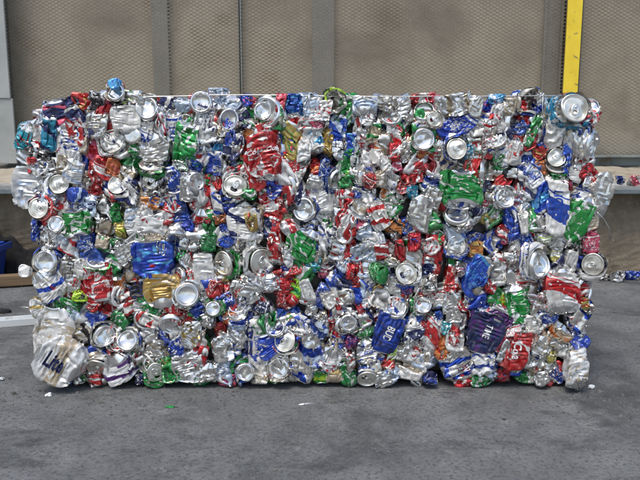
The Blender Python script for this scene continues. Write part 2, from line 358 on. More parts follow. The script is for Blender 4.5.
# ------------------------------------------------------------------ can materials: ink and accent come from the can's own attributes
def can_material(name, design):
    g = G(name)
    at = lambda n_: g.n('ShaderNodeAttribute', attribute_name=n_)
    ink, acc = at('ink'), at('accent')
    uv = g.n('ShaderNodeUVMap', uv_map='wrap').outputs[0]
    sp = g.n('ShaderNodeSeparateXYZ'); g.put(sp.inputs[0], uv)
    cb = g.n('ShaderNodeCombineXYZ'); g.put(cb.inputs[0], g.math('MULTIPLY', sp.outputs[0], 2.07)); g.put(cb.inputs[1], g.math('MULTIPLY', sp.outputs[1], 1.22)); g.put(cb.inputs[2], g.math('MULTIPLY', acc.outputs['Alpha'], 40))
    vec = cb.outputs[0]; vx, vy = sp.outputs[0], sp.outputs[1]
    n1 = g.noise(vec, 5, 3, .5)
    band = lambda v, a, b: g.math('MULTIPLY', g.math('GREATER_THAN', v, a), g.math('LESS_THAN', v, b))
    if design == 'blotch':
        m = g.ramp(g.noise(vec, 5, 3, .55, .8), .56, .58)
    elif design == 'script':
        wv = g.n('ShaderNodeTexWave', wave_type='BANDS', bands_direction='DIAGONAL'); g.put(wv.inputs[0], vec)
        wv.inputs['Scale'].default_value = 2.2; wv.inputs['Distortion'].default_value = 9; wv.inputs['Detail'].default_value = 1.5; wv.inputs['Detail Scale'].default_value = 1.6
        m = g.math('MULTIPLY', g.ramp(wv.outputs[1], .74, .78), g.ramp(n1, .48, .50))
        m = g.math('MULTIPLY', m, band(vy, .3, .72))
    elif design == 'block':
        br = g.n('ShaderNodeTexBrick'); mp = g.n('ShaderNodeMapping'); g.put(mp.inputs[0], vec); mp.inputs[2].default_value = (0, 0, .12)
        g.put(br.inputs[0], mp.outputs[0]); br.inputs['Scale'].default_value = 6.5; br.inputs['Mortar Size'].default_value = .035; br.offset = .37
        br.inputs['Color1'].default_value = (0, 0, 0, 1); br.inputs['Color2'].default_value = (1, 1, 1, 1); br.inputs['Mortar'].default_value = (0, 0, 0, 1)
        br.inputs['Brick Width'].default_value = .22; br.inputs['Row Height'].default_value = .62
        m = g.math('MULTIPLY', g.math('GREATER_THAN', br.outputs[0], .42), g.ramp(g.noise(vec, 17, 0, .4), .46, .49))
        m = g.math('MULTIPLY', m, band(vy, .28, .74))
        m = g.math('MAXIMUM', m, band(vy, .80, .84))
    elif design == 'stripe':
        s = g.math('SINE', g.math('ADD', g.math('MULTIPLY', vx, 12.566), g.math('ADD', g.math('MULTIPLY', vy, 13), g.math('MULTIPLY', n1, 3))))
        m = g.ramp(s, .55, .60)
        m = g.math('MULTIPLY', m, g.math('GREATER_THAN', vy, .12))
    else:                                   # band
        s = g.math('ADD', vy, g.math('MULTIPLY', g.math('SINE', g.math('MULTIPLY', vx, 6.283)), .12))
        m = g.math('MAXIMUM', band(s, .35, .62), band(s, .68, .70))
        m = g.math('MULTIPLY', m, g.ramp(g.noise(vec, 9, 1, .4), .36, .38))
    col = g.mix(m, ink.outputs['Color'], acc.outputs['Color'])
    # small print: rows of tiny marks
    fine = g.math('MULTIPLY', g.ramp(g.noise(vec, 60, 0, .4), .60, .63), g.ramp(n1, .55, .57))
    col = g.mix(g.math('MULTIPLY', fine, .35), col, acc.outputs['Color'])
    pt = g.n('ShaderNodeNewGeometry').outputs['Pointiness']
    worn = g.math('MULTIPLY', g.ramp(pt, .56, .66, 0, .8), g.ramp(g.noise(vec, 26, 4, .7), .48, .62))
    worn = g.math('MAXIMUM', worn, g.ramp(g.noise(vec, 14, 6, .75), .74, .78))
    col = g.mix(worn, col, (.74, .74, .72, 1))
    grime = g.ramp(g.noise(vec, 9, 5, .7),   .46, .74, 0, .65)
    col = g.mix(grime, col, (.10, .085, .065, 1))
    geo = g.n('ShaderNodeNewGeometry').outputs['Backfacing']
    col = g.mix(geo, col, (.55, .52, .45, 1))
    met = g.math('MAXIMUM', g.math('SUBTRACT', ink.outputs['Alpha'], g.math('MULTIPLY', grime, .6)), g.math('MULTIPLY', worn, .9))
    met = g.math('MAXIMUM', met, g.math('MULTIPLY', geo, .7))
    tc = g.n('ShaderNodeTexCoord').outputs['Object']
    g.bump(g.noise(tc, 55, 3, .5), .22, .006)
    return g.set(Base_Color=col, Metallic=met, Roughness=g.math('SUBTRACT', g.ramp(g.noise(vec, 12, 3, .6), .3, .75, .24, .46), g.math('MULTIPLY', g.math('GREATER_THAN', ink.outputs['Alpha'], .9), .10)), Coat_Weight=.2, Coat_Roughness=.12)
DES = {d: can_material('can_'+d, d) for d in ('blotch', 'script', 'block', 'stripe', 'band')}
def metal(name, c, r, bumpd=.0015, grime=.35):
    g = G(name); tc = g.n('ShaderNodeTexCoord').outputs['Object']
    f = g.ramp(g.noise(tc, 45, 4, .65), .5, .75, 0, grime)
    col = g.mix(f, c4(c), (.22, .18, .13, 1))
    g.bump(g.noise(tc, 60, 3, .6), .35, bumpd)
    return g.set(Base_Color=col, Metallic=g.math('SUBTRACT', .95, g.math('MULTIPLY', f, .6)), Roughness=g.ramp(g.noise(tc, 90, 3, .6), .3, .75, r*.7, r*1.4))
M_base = metal('bare_aluminium', (.80, .80, .79), .20)
M_lid = metal('lid_aluminium', (.84, .82, .75), .42)
M_tab = metal('tab_aluminium', (.72, .71, .68), .30)
g = G('decal_ink'); at = g.n('ShaderNodeAttribute', attribute_name='ink'); tc = g.n('ShaderNodeTexCoord').outputs['Object']
f = g.ramp(g.noise(tc, 120, 4, .7), .62, .7, 0, .8)
M_ink = g.set(Base_Color=g.mix(f, at.outputs['Color'], (.6, .6, .58, 1)), Roughness=.35, Metallic=.15)

# ------------------------------------------------------------------ can ends (lathed once, shared by every can)
def lathe(profile_mm, seg=40, keep=None):
    vs, fs = [], []
    for r, z in profile_mm:
        for k in range(seg):
            a = 2*math.pi*k/seg; vs.append((r*math.cos(a), r*math.sin(a), z))
    for i in range(len(profile_mm)-1):
        for k in range(seg):
            f = (i*seg+k, i*seg+(k+1) % seg, (i+1)*seg+(k+1) % seg, (i+1)*seg+k)
            c = np.mean([vs[q] for q in f], axis=0)
            if keep is None or keep(c): fs.append(f)
    return vs, fs
def share(name, vs, fs, mat, smooth=True):
    me = bpy.data.meshes.new(name); me.from_pydata([tuple(np.array(v)*.001) for v in vs], [], fs); me.materials.append(mat)
    me.polygons.foreach_set('use_smooth', [smooth]*len(me.polygons)); return me
base_p = [(30.5, -6), (29.5, -3.2), (27.6, -.6), (26, 1.2), (24.6, 1.6), (23.4, .9), (22.3, -1.2), (21.6, -2.6)] + [(r, -3.0 - 7.6*math.sqrt(max(0, 1-(r/22.5)**2))) for r in (21, 19, 16, 12, 8, 4, .3)]
ME_base = share('can_base', *lathe(base_p), M_base)
lid_p = [(28.5, -3.2), (28.7, -1.0), (28.2, .8), (27.2, 1.4), (26.0, .9), (25.4, -.8), (24.6, -4.2), (23.6, -5.2), (22.4, -4.4), (21.8, -2.6)] + [(r, -2.4) for r in (20.6, 19, 17.5, 16, 14.5, 13, 11.5, 10, 8.5, 7, 5.5, 4, 2.5, .3)]
def bent(me, k):                            # a few dented copies of an end
    r2 = np.random.default_rng(70+k); m2 = me.copy(); a = r2.uniform(0, 6.28); off = r2.uniform(2, 14)*.001; ang = math.radians(r2.uniform(14, 42)); sq = r2.uniform(.82, 1)
    b_ = r2.uniform(0, 6.28); dx_ = math.cos(b_), math.sin(b_)
    for v in m2.vertices:
        x, y, z = v.co; p = x*math.cos(a)+y*math.sin(a); q = -x*math.sin(a)+y*math.cos(a)
        q *= sq
        z -= .0035*math.exp(-((x-dx_[0]*.012)**2+(y-dx_[1]*.012)**2)/(2*.006**2))
        if p > off: d = p-off; p = off+d*math.cos(ang); z -= d*math.sin(ang)
        z += .0012*math.sin(q*230+k)
        v.co = (p*math.cos(a)-q*math.sin(a), p*math.sin(a)+q*math.cos(a), z)
    return m2
def mouth(c): return not (((c[0])/9.0)**2 + ((c[1]-10.8)/7.3)**2 < 1)
ME_lid = share('can_lid', *lathe(lid_p, 56, mouth), M_lid)
ME_lid_shut = share('can_lid', *lathe(lid_p, 40), M_lid)
def tab_mesh():
    bm = bmesh.new(); N = 24; rings = []
    out = []
    for k in range(N):
        a = 2*math.pi*k/N; ca, sa = math.cos(a), math.sin(a)
        out.append((7.6*ca*(1 if sa > 0 else .92), 11.5*sa - 3.5))
    def ring(s, z, cy=-3.5, sx=None):
        return [bm.verts.new(((x*(sx or s)), (y-cy)*s+cy, z)) for x, y in out]
    A = ring(1.0, -1.6); B_ = ring(1.0, -.3); C_ = ring(.88, .4); D_ = ring(.72, .2)
    for P, Q in ((A, B_), (B_, C_), (C_, D_)):
        for k in range(N): bm.faces.new((P[k], P[(k+1) % N], Q[(k+1) % N], Q[k]))
    # inner web with a finger hole at the tail
    web = [bm.verts.new((x, y, .0)) for x, y in [(4.6*math.cos(2*math.pi*k/N), 4.0*math.sin(2*math.pi*k/N)-8.0) for k in range(N)]]
    for k in range(N): bm.faces.new((D_[k], D_[(k+1) % N], web[(k+1) % N], web[k]))
    r = bmesh.ops.create_uvsphere(bm, u_segments=10, v_segments=6, radius=2.6)
    for v in r['verts']: v.co = Vector((v.co.x, v.co.y+1.5, v.co.z*.55+.5))
    for v in bm.verts: v.co *= .001
    me = bpy.data.meshes.new('pull_tab'); bm.to_mesh(me); bm.free(); me.materials.append(M_tab)
    me.polygons.foreach_set('use_smooth', [True]*len(me.polygons)); return me
ME_tab = tab_mesh()
BASES = [ME_base]+[bent(ME_base, k) for k in range(7)]
LIDS = [ME_lid, ME_lid_shut]+[bent(random.choice([ME_lid, ME_lid_shut]), 20+k) for k in range(6)]

# ------------------------------------------------------------------ can meshes
INK = {'S': ((.78, .765, .735), .95), 'W': ((.76, .755, .73), .35), 'R': ((.50, .018, .024), .48), 'B': ((.016, .066, .40), .48), 'D': ((.018, .026, .11), .45),
       'G': ((.018, .27, .06), .55), 'L': ((.36, .58, .03), .4), 'O': ((.58, .17, .045), .45), 'Y': ((.52, .37, .11), .6), 'P': ((.09, .025, .17), .5),
       'T': ((.02, .26, .36), .4), 'K': ((.025, .025, .03), .4), 'M': ((.52, .07, .13), .45), 'C': ((.08, .34, .66), .45), 'N': ((.48, .40, .29), .45), 'A': ((.52, .62, .76), .6)}
ACC = {'S': 'BRDKSSGN', 'W': 'BBRDSSN', 'R': 'WWSWS', 'B': 'WWSAS', 'D': 'WSSB', 'G': 'WSSW', 'L': 'GWY', 'O': 'WYR', 'Y': 'GWRN', 'P': 'WMB', 'T': 'WG', 'K': 'LSW', 'M': 'WWS', 'C': 'WB', 'N': 'DSR', 'A': 'BSW'}
DSG = {'S': ['blotch', 'script', 'block', 'stripe', 'band', 'blotch'], 'W': ['script', 'block', 'stripe', 'band', 'blotch'], 'R': ['script', 'script', 'band', 'blotch'], 'B': ['block', 'stripe', 'blotch', 'band'], 'D': ['block', 'script', 'blotch'], 'G': ['script', 'blotch', 'stripe', 'band']}
def grid_arrays(X, skip=0, endcap=True):
    v, u = X.shape[:2]
    idx = np.arange(v*u).reshape(v, u)
    a = idx[skip:-1]; b = idx[skip+1:]
    q = np.stack([a, np.roll(a, -1, 1), np.roll(b, -1, 1), b], -1).reshape(-1, 4)
    cu = np.arange(u)/u; rowv = np.arange(v)/(v-1)
    uu = np.stack([cu, cu+1/u, cu+1/u, cu], -1)[None].repeat(v-1-skip, 0)
    vv = np.stack([rowv[skip:-1], rowv[skip:-1], rowv[skip+1:], rowv[skip+1:]], -1)[:, None].repeat(u, 1)
    return X.reshape(-1, 3), q, np.stack([uu, vv], -1).reshape(-1, 2)
def fill_mesh(me, P, Q, uv, ink, acc, seeds, matidx=None):
    me.vertices.add(len(P)); me.vertices.foreach_set('co', P.astype(np.float32).ravel())
    me.loops.add(Q.size); me.loops.foreach_set('vertex_index', Q.astype(np.int32).ravel())
    me.polygons.add(len(Q)); me.polygons.foreach_set('loop_start', np.arange(0, Q.size, 4, dtype=np.int32))
    me.update(calc_edges=True)
    me.polygons.foreach_set('use_smooth', np.ones(len(Q), bool))
    if matidx is not None: me.polygons.foreach_set('material_index', matidx.astype(np.int32))
    l = me.uv_layers.new(name='wrap'); l.uv.foreach_set('vector', uv.astype(np.float32).ravel())
    for nm, arr in (('ink', ink), ('accent', acc)):
        t = me.attributes.new(nm, 'FLOAT_COLOR', 'POINT'); t.data.foreach_set('color', arr.astype(np.float32).ravel())
    me.update()
def ink_of(code, acode=None, jit=True):
    c, m = INK[code]; j = (1+(rng.uniform(-.15, .15, 3) if code not in 'SWNA' else rng.uniform(-.02, .02)*np.array([1, 0, -1.6])))*rng.uniform(.85, 1.08)
    a = INK[acode or random.choice(ACC.get(code, 'W'))][0]
    return np.array([*np.clip(np.array(c)*j, 0, .9), m]), np.array([*a, rng.uniform()])
def rot_y(deg):                             # clockwise in the picture for positive degrees
    t = math.radians(deg); return np.array([[math.cos(t), 0, math.sin(t)], [0, 1, 0], [-math.sin(t), 0, math.cos(t)]])
def rot_x(deg):
    t = math.radians(deg); return np.array([[1, 0, 0], [0, math.cos(t), -math.sin(t)], [0, math.sin(t), math.cos(t)]])
def rot_z(deg):
    t = math.radians(deg); return np.array([[math.cos(t), -math.sin(t), 0], [math.sin(t), math.cos(t), 0], [0, 0, 1]])
CANS = """
24 137 16 34 sTR 12
33 138 15 38 sWR 12
46 112 12 20 sAB 10
61 116 32 32 sDM -8 stripe
70 102 26 10 sDK -15
83 101 22 15 sRY 5
97 99 16 12 sKS 20
104 107 13 32 sMR 8
80 122 14 38 sDS -35 stripe
97 124 20 26 sSN 10
67 145 26 42 sWB 3 script
48 134 15 34 sTD 6
93 150 15 28 sMR 5
112 141 25 25 tS 90
37 155 16 18 sKS 10
83 140 8 32 sNS 3
106 156 16 16 sMW 0
116 84 10 10 bC 270
117 92 18 18 bA 250
129 97 26 12 sSL 0
122 107 28 16 sKS -10
147 107 26 26 bS 270
127 122 28 32 sWS 8
168 103 20 12 sDS 5
181 105 18 14 sAS 0
201 102 22 22 bS 250
160 120 24 26 sWR 10
145 133 14 32 sWB 8
155 148 28 32 sSW 0 block
172 130 16 44 sWB 4 block
186 142 20 44 sGS 8
188 112 12 20 sNR 30
205 121 18 38 sWD 10 block
203 153 18 20 sWB 10
124 154 16 16 sOS 20
134 151 9 16 sGS 5
218 101 20 24 sAS 0
232 104 20 18 sAW 0
246 100 11 12 sBM 0
251 107 10 22 sMR 6
266 112 29 33 bS 270
268 132 28 20 sRW 0
281 105 10 24 sMR 6
293 108 20 28 sBC 5
298 129 12 30 sRO -8
306 106 14 24 sAS 0
224 129 24 14 sNS -5
243 118 14 24 sDW -35 stripe
255 131 12 26 sNK -20
247 143 16 38 sOR 5
265 156 29 46 sRW -6 blotch
291 142 22 38 sYG 0
235 141 14 26 sSD 5 block
215 146 11 30 sCD -15
227 152 12 22 sDS -15
224 138 14 9 sRW 10
304 150 12 24 sWS 5
314 105 14 22 sAS 6
323 112 14 24 sWR 12
335 103 16 16 hK 60
337 126 16 38 sBA 8
349 108 17 32 sGS 5 stripe
364 106 24 20 sAW 0
367 121 16 16 sSK 10
391 114 24 22 bS 280
386 103 26 14 sSN 10
405 112 14 32 sSS -12
374 132 14 24 sNG 8
360 138 17 32 sWR 20
350 146 9 28 sBC 8
388 148 14 32 sBW 10
394 133 14 28 sRW 5
405 135 11 26 sRW -35
379 146 9 28 sOS 5
328 141 11 30 sYS 8
316 140 13 26 sCW -20
315 124 14 22 sWM -20
407 150 14 24 sSS 0
340 151 14 18 sSK 0
395 154 10 20 sRW 0
422 98 30 9 sRW -5
424 110 24 22 bN 240
439 105 10 20 sMR -15
454 105 38 20 sSN -8
457 124 42 22 sBW -14 block
475 106 12 20 sSN 10
487 114 13 28 sBR 20
495 113 10 28 sWR 15
497 99 16 9 sCA 0
500 117 12 40 sWS 6
421 124 16 16 sGS 0
433 133 12 22 sGK 10
423 139 22 22 bS 90
424 152 16 12 sOR -15
477 129 20 30 sSM 20
491 134 16 24 sYS 8
482 149 24 17 sRW 10
455 148 22 22 tN 30
468 152 9 16 sTS 15
437 150 20 22 sSS 0
504 151 15 32 sWA 5
500 158 12 9 sGW -20
509 108 11 22 sNW 0
529 102 20 20 hB 190
519 123 24 30 bS 300
539 106 9 26 sSB 0
547 113 14 30 sSY 6
543 133 20 32 sBD -10
521 140 12 14 sRW 0
531 141 12 20 sRK 10
555 126 16 44 sWS 3
568 139 16 48 sWN 6
572 108 36 36 tT 40
593 106 20 17 bA 330
588 119 20 13 sRW -20
578 138 14 28 sSW 8
597 146 20 31 bA 350
586 130 12 16 sDS -20
556 157 20 20 tS 60
541 153 14 14 sRY 0
527 156 14 16 sBW -10
515 151 13 26 sWR 4
20 164 14 14 sWS 0
31 164 9 18 sRW 10
29 189 35 42 sWA 5 blotch
45 168 26 16 sSK -20 block
59 184 21 21 tN 270
40 207 22 22 tN 100
49 197 16 14 sAW 0
63 203 17 20 sRW 15
49 217 12 24 sRW 35 stripe
74 171 17 24 sWA 12
62 166 9 20 sNW 8
95 178 14 40 sRW 6
107 184 12 34 sMR -5
81 189 16 44 sSR 12 stripe
71 195 12 16 bN 200
88 206 16 24 sAD 10
77 223 31 28 sGS 0
54 231 18 28 sWS -10
36 228 8 26 sBW 0
103 210 13 24 sSK 8
102 227 16 16 sNS 10
113 167 14 18 sOM 20
119 184 20 21 tS 30
115 196 20 14 sRW -10
127 177 14 24 sNS 15
152 163 26 14 tS 270
152 180 20 20 tS 90
174 182 26 28 bN 80
187 187 12 30 sSS 5
198 181 13 20 bA 350
206 176 11 24 sGW 5 stripe
196 166 12 10 sBG 20
181 165 16 10 sSG 0
133 197 22 28 sNS -12
154 195 28 13 sSW 20
152 204 20 13 sOW 0 block
158 200 20 8 sBW 25
177 204 16 38 sBD -12
164 188 9 14 sKS -15
199 202 21 24 sMR 0
203 217 20 20 sRK 10
116 214 9 20 sGK -10
120 229 10 18 sYL -8
112 213 11 20 sWS -15
132 212 13 14 sAW 0
130 225 15 22 sWS -15
150 225 30 28 sWS 5
187 227 12 18 sBD -30
203 233 20 13 sGS 0
178 226 14 18 sSS 0
217 166 8 20 sBW 0
215 177 7 34 sRW -5
225 165 12 24 sSK 15
236 185 23 24 tN 80
234 171 22 9 sRK -12
246 172 12 22 sWS -10
249 194 14 14 sGW 0
226 193 12 16 sBK -8
228 208 14 14 sBD 0
225 230 12 16 sBW -20
255 174 16 42 sRW -14
268 175 20 34 sRS 15 script
272 206 18 28 sRW 0
262 196 13 32 sRS -10 script
284 187 21 29 bS 270
303 209 23 25 bS 110
300 172 11 28 sSR 25
292 166 14 14 sRS 0
235 205 18 20 sWK -30 stripe
244 224 32 32 sWD -8
257 222 12 20 bY 80
269 229 10 24 sDS 5
277 229 13 30 sRW 4
285 219 13 22 sNG 15
217 205 9 24 sWB -10
219 219 12 12 sOW 0
290 202 10 18 sKS -20
316 167 12 18 sRO -5
324 168 9 18 sBW 10
326 181 10 34 sRW 22
315 183 15 16 sSW 20
339 181 18 24 bA 90
348 176 12 14 sGL -10
358 190 10 18 sBS 0
349 191 11 18 sSN 0
371 181 14 14 sRW 0
371 194 10 22 sSW 0
320 198 24 28 sWS 0 block
324 216 14 24 sWS 8 block
340 201 13 22 sSS 0
361 207 20 32 sWS -8 script
345 223 18 36 sRW -8
378 215 16 30 sWR -20
371 205 8 20 sBW 10
359 226 16 11 sMR 10
391 186 15 28 sOS 15 blotch
381 178 11 18 sNS 0
390 208 22 24 sSG 0
395 228 17 17 sOK 20
366 233 18 18 sAW 0
329 231 14 18 sWD 0 block
377 232 9 13 sDW 0
407 229 10 20 sBD 0
397 165 12 14 sMW 0
416 171 17 28 sRW -3
438 166 28 20 bA 290
467 168 26 17 tS 290
430 182 11 20 sBW 28
432 198 15 28 sSS 15
413 192 12 15 sTW 0
460 189 41 37 sGS 6 script
487 173 13 28 bS 350
501 165 11 12 sGW 0
503 182 13 16 sRO 30
485 188 14 13 sDK -20
444 206 13 11 sRW 0
457 213 26 19 bN 280
458 229 22 18 sBK -5
420 214 22 34 sSS 15
434 222 11 28 sNS 25
487 198 13 18 sMW 10
498 194 12 18 sSW 0
478 205 14 26 sSS -5
488 216 14 19 sYK 0
508 216 12 34 sBD -8
505 232 14 12 sRW 20
470 216 9 28 sSG 0
526 165 16 18 sBW 0
534 178 15 24 sWB -20 block
525 182 14 28 sRW 8
541 167 12 18 sOW 0
558 164 24 17 tS 270
562 174 18 10 sRW -12
543 196 18 32 sBC 5
556 205 20 62 sWB -3 band
566 186 10 12 sRB 15
572 196 10 28 sNS 15
580 170 17 24 sWS 15
587 172 9 18 sRK 25
601 195 18 44 sSW 5
590 190 11 24 sSW -10
577 219 22 44 sGS 18
573 240 20 20 sGS 0
590 222 16 18 sNW 15
590 236 12 20 sMW 0
520 206 15 18 sWB -30
512 223 14 40 sBW -14
534 220 9 28 sGW 8
524 221 12 22 sWS -15
47 261 24 24 bS 80
45 243 20 15 sSS 15
62 240 15 17 sAS -15
28 270 11 11 bS 90
49 284 28 32 sWB -30 stripe
70 270 20 42 sSN 3 block
82 269 11 20 sWS 0
84 242 22 14 sBW -10
103 241 14 16 sNS 10
98 258 26 17 bA 280
98 281 27 36 sRW 0 blotch
80 296 17 10 sLK 15
61 304 26 15 sKL 12 block
38 308 15 20 sWY -20
65 296 14 10 sRW 25
95 303 14 16 sRS 0
153 258 38 38 sBC 3 blotch
163 291 35 34 sYN 0 blotch
118 249 14 18 sSK 0
125 256 16 24 sSS 10
115 287 16 28 sOW 5
124 297 15 20 bS 30
137 291 12 16 sKB -10
145 300 14 22 sGW -15
156 240 18 14 sNW 0
175 238 20 11 bN 80
193 239 10 14 sCA 0
164 247 14 14 sSW 0
184 257 18 22 sSG -30
189 277 22 14 sRW 15
188 293 24 25 bS 100
204 270 18 44 sWS -5
207 242 16 18 sGW 0
207 300 15 18 sSS 0
215 240 18 15 sGS 0
226 242 13 10 sBW 0
239 249 20 32 sWN 0
223 263 20 26 tS 200
222 278 14 12 sYW 0
262 262 24 28 tS 30
249 251 12 24 sGS 15
277 246 15 40 sRW -3
301 246 27 33 sGS 5 script
288 255 10 24 sWK -10
247 290 28 28 sSW 20
215 290 16 20 sRS -20
237 304 20 20 bA 90
270 283 18 20 sSA 0
283 290 14 20 sRK 10
294 289 12 22 sLG 0
298 269 16 13 sRW 0
262 307 17 11 sDW 10
308 290 12 22 sWS -15
214 306 16 16 bA 70
313 264 14 18 sTG 0
325 241 14 18 sSK 10
345 249 18 28 sRK 5
350 272 8 20 sRW 5
337 255 14 18 sBD 0
344 264 11 17 sAW 20
370 255 16 18 sAS 0
371 243 18 12 sWS 0
368 271 20 18 sAS -4
383 275 12 18 bA 20
323 273 13 13 sMW 0
335 282 17 10 sBS -8
354 282 15 10 sRK 0
382 252 12 18 sRS -10
399 250 10 24 sRK -10
406 273 23 23 tN 0
406 290 14 11 sPM 0
394 286 18 22 sSS 0
396 306 24 21 bN 280
377 298 11 28 sYO 18
365 300 18 22 sSW 18
337 305 9 20 sRW -15
346 297 15 18 sSN -15
328 300 14 18 sWS -10
314 305 15 22 sSS 10
392 262 14 15 sSY 0
414 242 11 18 sRB 0
434 253 17 44 sRK 6
419 269 16 34 sRK -5
441 241 7 14 sGS 0
457 250 22 18 sBW 0 block
474 249 17 16 sOY -5
477 276 20 46 sBC 18
453 279 13 30 sRW 12
461 269 16 14 sSM 10
499 264 16 25 sWR 5
509 258 12 18 sSW 0
440 298 17 25 sWR 5
424 297 11 18 sRK 15
420 284 8 24 sWS 15
430 284 12 22 sSK 5
452 305 16 22 sSS 0
464 305 11 12 sRW 15
485 302 32 15 sBW -20
488 286 15 15 sRS 10
508 303 14 22 sLR 10
507 239 11 15 sMW 0
540 262 28 32 bS 90
525 241 14 24 sBW -20
518 256 18 38 sWR 25 script
547 238 18 14 sWL 0
557 245 16 18 sSS 20
578 247 18 16 sKW -25 stripe
591 243 13 20 sMW 0 script
591 264 22 24 tS 120
571 262 11 24 sWS 10
559 257 12 15 sYW -10
562 290 30 44 sWR -10 band
582 278 16 11 sDP 0
587 292 22 30 bS 20
540 283 14 18 sDW 25
520 281 18 14 sNR 0
518 301 26 28 sGS 0 blotch
545 300 14 24 sSR 10
581 306 15 14 sYR 0
54 333 34 50 sWN 20 blotch
56 364 46 43 lWN -24 band
90 320 23 22 sBW 20 blotch
76 329 10 30 sYN -10
79 352 11 16 sYW -10
106 335 24 24 bA 100
128 338 22 23 bS 100
102 352 17 15 sLG 0
98 368 23 21 tA 20
87 380 16 8 sGS 0
94 381 13 12 sRW 0
106 312 18 14 sRS 0
126 316 26 19 bG 90
116 350 14 11 sRW -20
113 358 12 10 sLW 0
150 315 20 13 sGS 0
172 326 26 24 bS 130
172 312 24 11 sOS 10
150 332 18 22 sSS 0
156 348 22 20 sSN 10
176 349 14 26 sBW 5
121 369 28 28 sWP -20
144 365 22 26 tS 200
157 372 20 22 tS 330
165 363 15 15 sGY 15
139 380 13 9 sDW 0
149 358 11 9 sRW 15
193 335 20 28 sSY 8
189 366 30 30 sSW -5
195 359 14 10 sYR 0
182 369 12 11 sRS 10
208 373 15 22 sSS 5
195 316 20 9 sGS 10
208 321 14 16 sSW 0
230 319 14 16 sOS 0
237 311 20 13 bA 280
220 332 15 17 sRO 0
239 338 17 24 sSS -30
221 348 22 24 sSS -5 block
221 371 20 20 sAS 0
227 383 22 11 sMR 0
245 371 20 20 bN 60
241 327 12 20 sSW 20
248 336 10 52 sDB 5
258 346 17 62 sWS 0 block
275 326 20 18 bN 300
286 317 26 18 sBD -8
285 339 23 23 tN 90
272 345 26 28 sBW 0 script
298 327 17 21 bY 20
303 339 13 13 sYW 0
278 367 23 23 bS 90
274 380 17 12 sGS 0
260 379 17 14 sWY 0
304 356 24 54 sSB 12 stripe
292 372 13 20 sSS 0
317 331 18 18 sBA 15
316 346 15 22 sAS 0
320 319 18 15 sSN -10
336 315 15 18 sRW 0
345 326 18 20 bA 60
359 322 14 28 sYS 10
373 318 16 15 sRW 0
338 343 15 15 sBP 0
352 342 13 13 sPM 0
370 351 24 28 sSB 0
388 331 24 42 sBD 14 blotch
330 360 18 28 sWR 25
334 375 17 17 sNY 0
348 376 15 22 sGS 0
320 376 13 15 sGL 10
367 378 20 18 tS 90
367 367 17 10 sGK 0
384 363 18 14 sRW -18 band
392 356 8 22 sLW 10
386 379 22 18 sSW 0
402 353 15 20 sSS 0
404 371 18 18 sNS 0
350 361 9 24 sSR 0
418 323 11 20 sBS 5
422 327 10 11 sRS 20
432 336 15 44 sWR 8
446 328 9 14 sTS 10
444 347 13 32 sOR 15
455 341 17 24 sWS 5
457 324 20 10 sBW -28
454 314 14 18 sSW 0
486 331 32 46 sDP 5 blotch
498 317 26 26 sPW 20
480 345 24 18 sDK 5
459 366 32 30 sSB -22
482 363 20 26 sWB 5 stripe
499 343 13 20 sMW 35
482 380 24 13 sGW -5
416 366 22 34 sNW 5
430 379 12 13 sDB 0
414 353 12 14 sRW 0
411 340 13 18 sSS 0
503 351 9 26 sSW 20
504 376 15 16 sRD 0
517 316 18 13 sGW 0
533 325 18 18 sWS 10
550 315 20 18 sBA 0 block
515 351 25 42 sRW 15 script
513 329 14 12 sWR 0
540 345 22 22 sSS 15
545 366 20 30 sSW -28
552 358 9 11 sYW 0
560 333 20 18 sNO 35
528 379 24 11 sGS 5
542 386 15 14 sSW -20
557 378 19 22 sBS 30
577 325 13 24 sWR -20
578 345 11 20 sWB 10
577 361 14 30 sRW -10
579 381 18 42 sWN 8 blotch
568 351 13 24 sWS 15
"""
rows = []
for ln in CANS.strip().split('\n'):
    p = ln.split()
    rows.append(dict(x=float(p[0]), y=float(p[1]), w=float(p[2]), h=float(p[3]), t=p[4][0], c=p[4][1], a=p[4][2] if len(p[4]) > 2 else None,
                     ang=float(p[5]) if len(p) > 5 else 0., d=p[6] if len(p) > 6 else None))
MM = 1000*CAM_D/F
er = random.Random(9)
for _ in range(46):
    d_ = er.uniform(15, 24); q_ = er.uniform(.6, 1)
    rows.append(dict(x=er.uniform(45, 585), y=er.uniform(108, 378), w=d_*(q_ if er.random() < .5 else 1), h=d_, t=er.choice('bbt'), c='S', a=None, ang=er.uniform(0, 360), d=None, deep=er.uniform(.006, .016)))
for _ in range(40):                          # thin folded edges squeezed between the bigger pieces
    rows.append(dict(x=er.gauss(390, 110) if er.random() < .6 else er.uniform(50, 585), y=er.uniform(112, 372), w=er.uniform(8, 12), h=er.uniform(24, 44), t='s', c=er.choice('RRRRBBBDGGSWRKSW'), a=None, ang=er.gauss(0, 12), d=None))
rows = [r for r in rows if 20 < r['x'] < 606]
for r in rows:
    k = MM*(1 + (r['y']-240)/F*math.tan(TILT))
    r['wm'], r['hm'] = r['w']*k*1.16, r['h']*k*1.14
WHITE, NAVY, BLUE, RED, BLK = (.75, .75, .74), (.012, .018, .07), (.01, .06, .38), (.5, .02, .03), (.02, .02, .03)
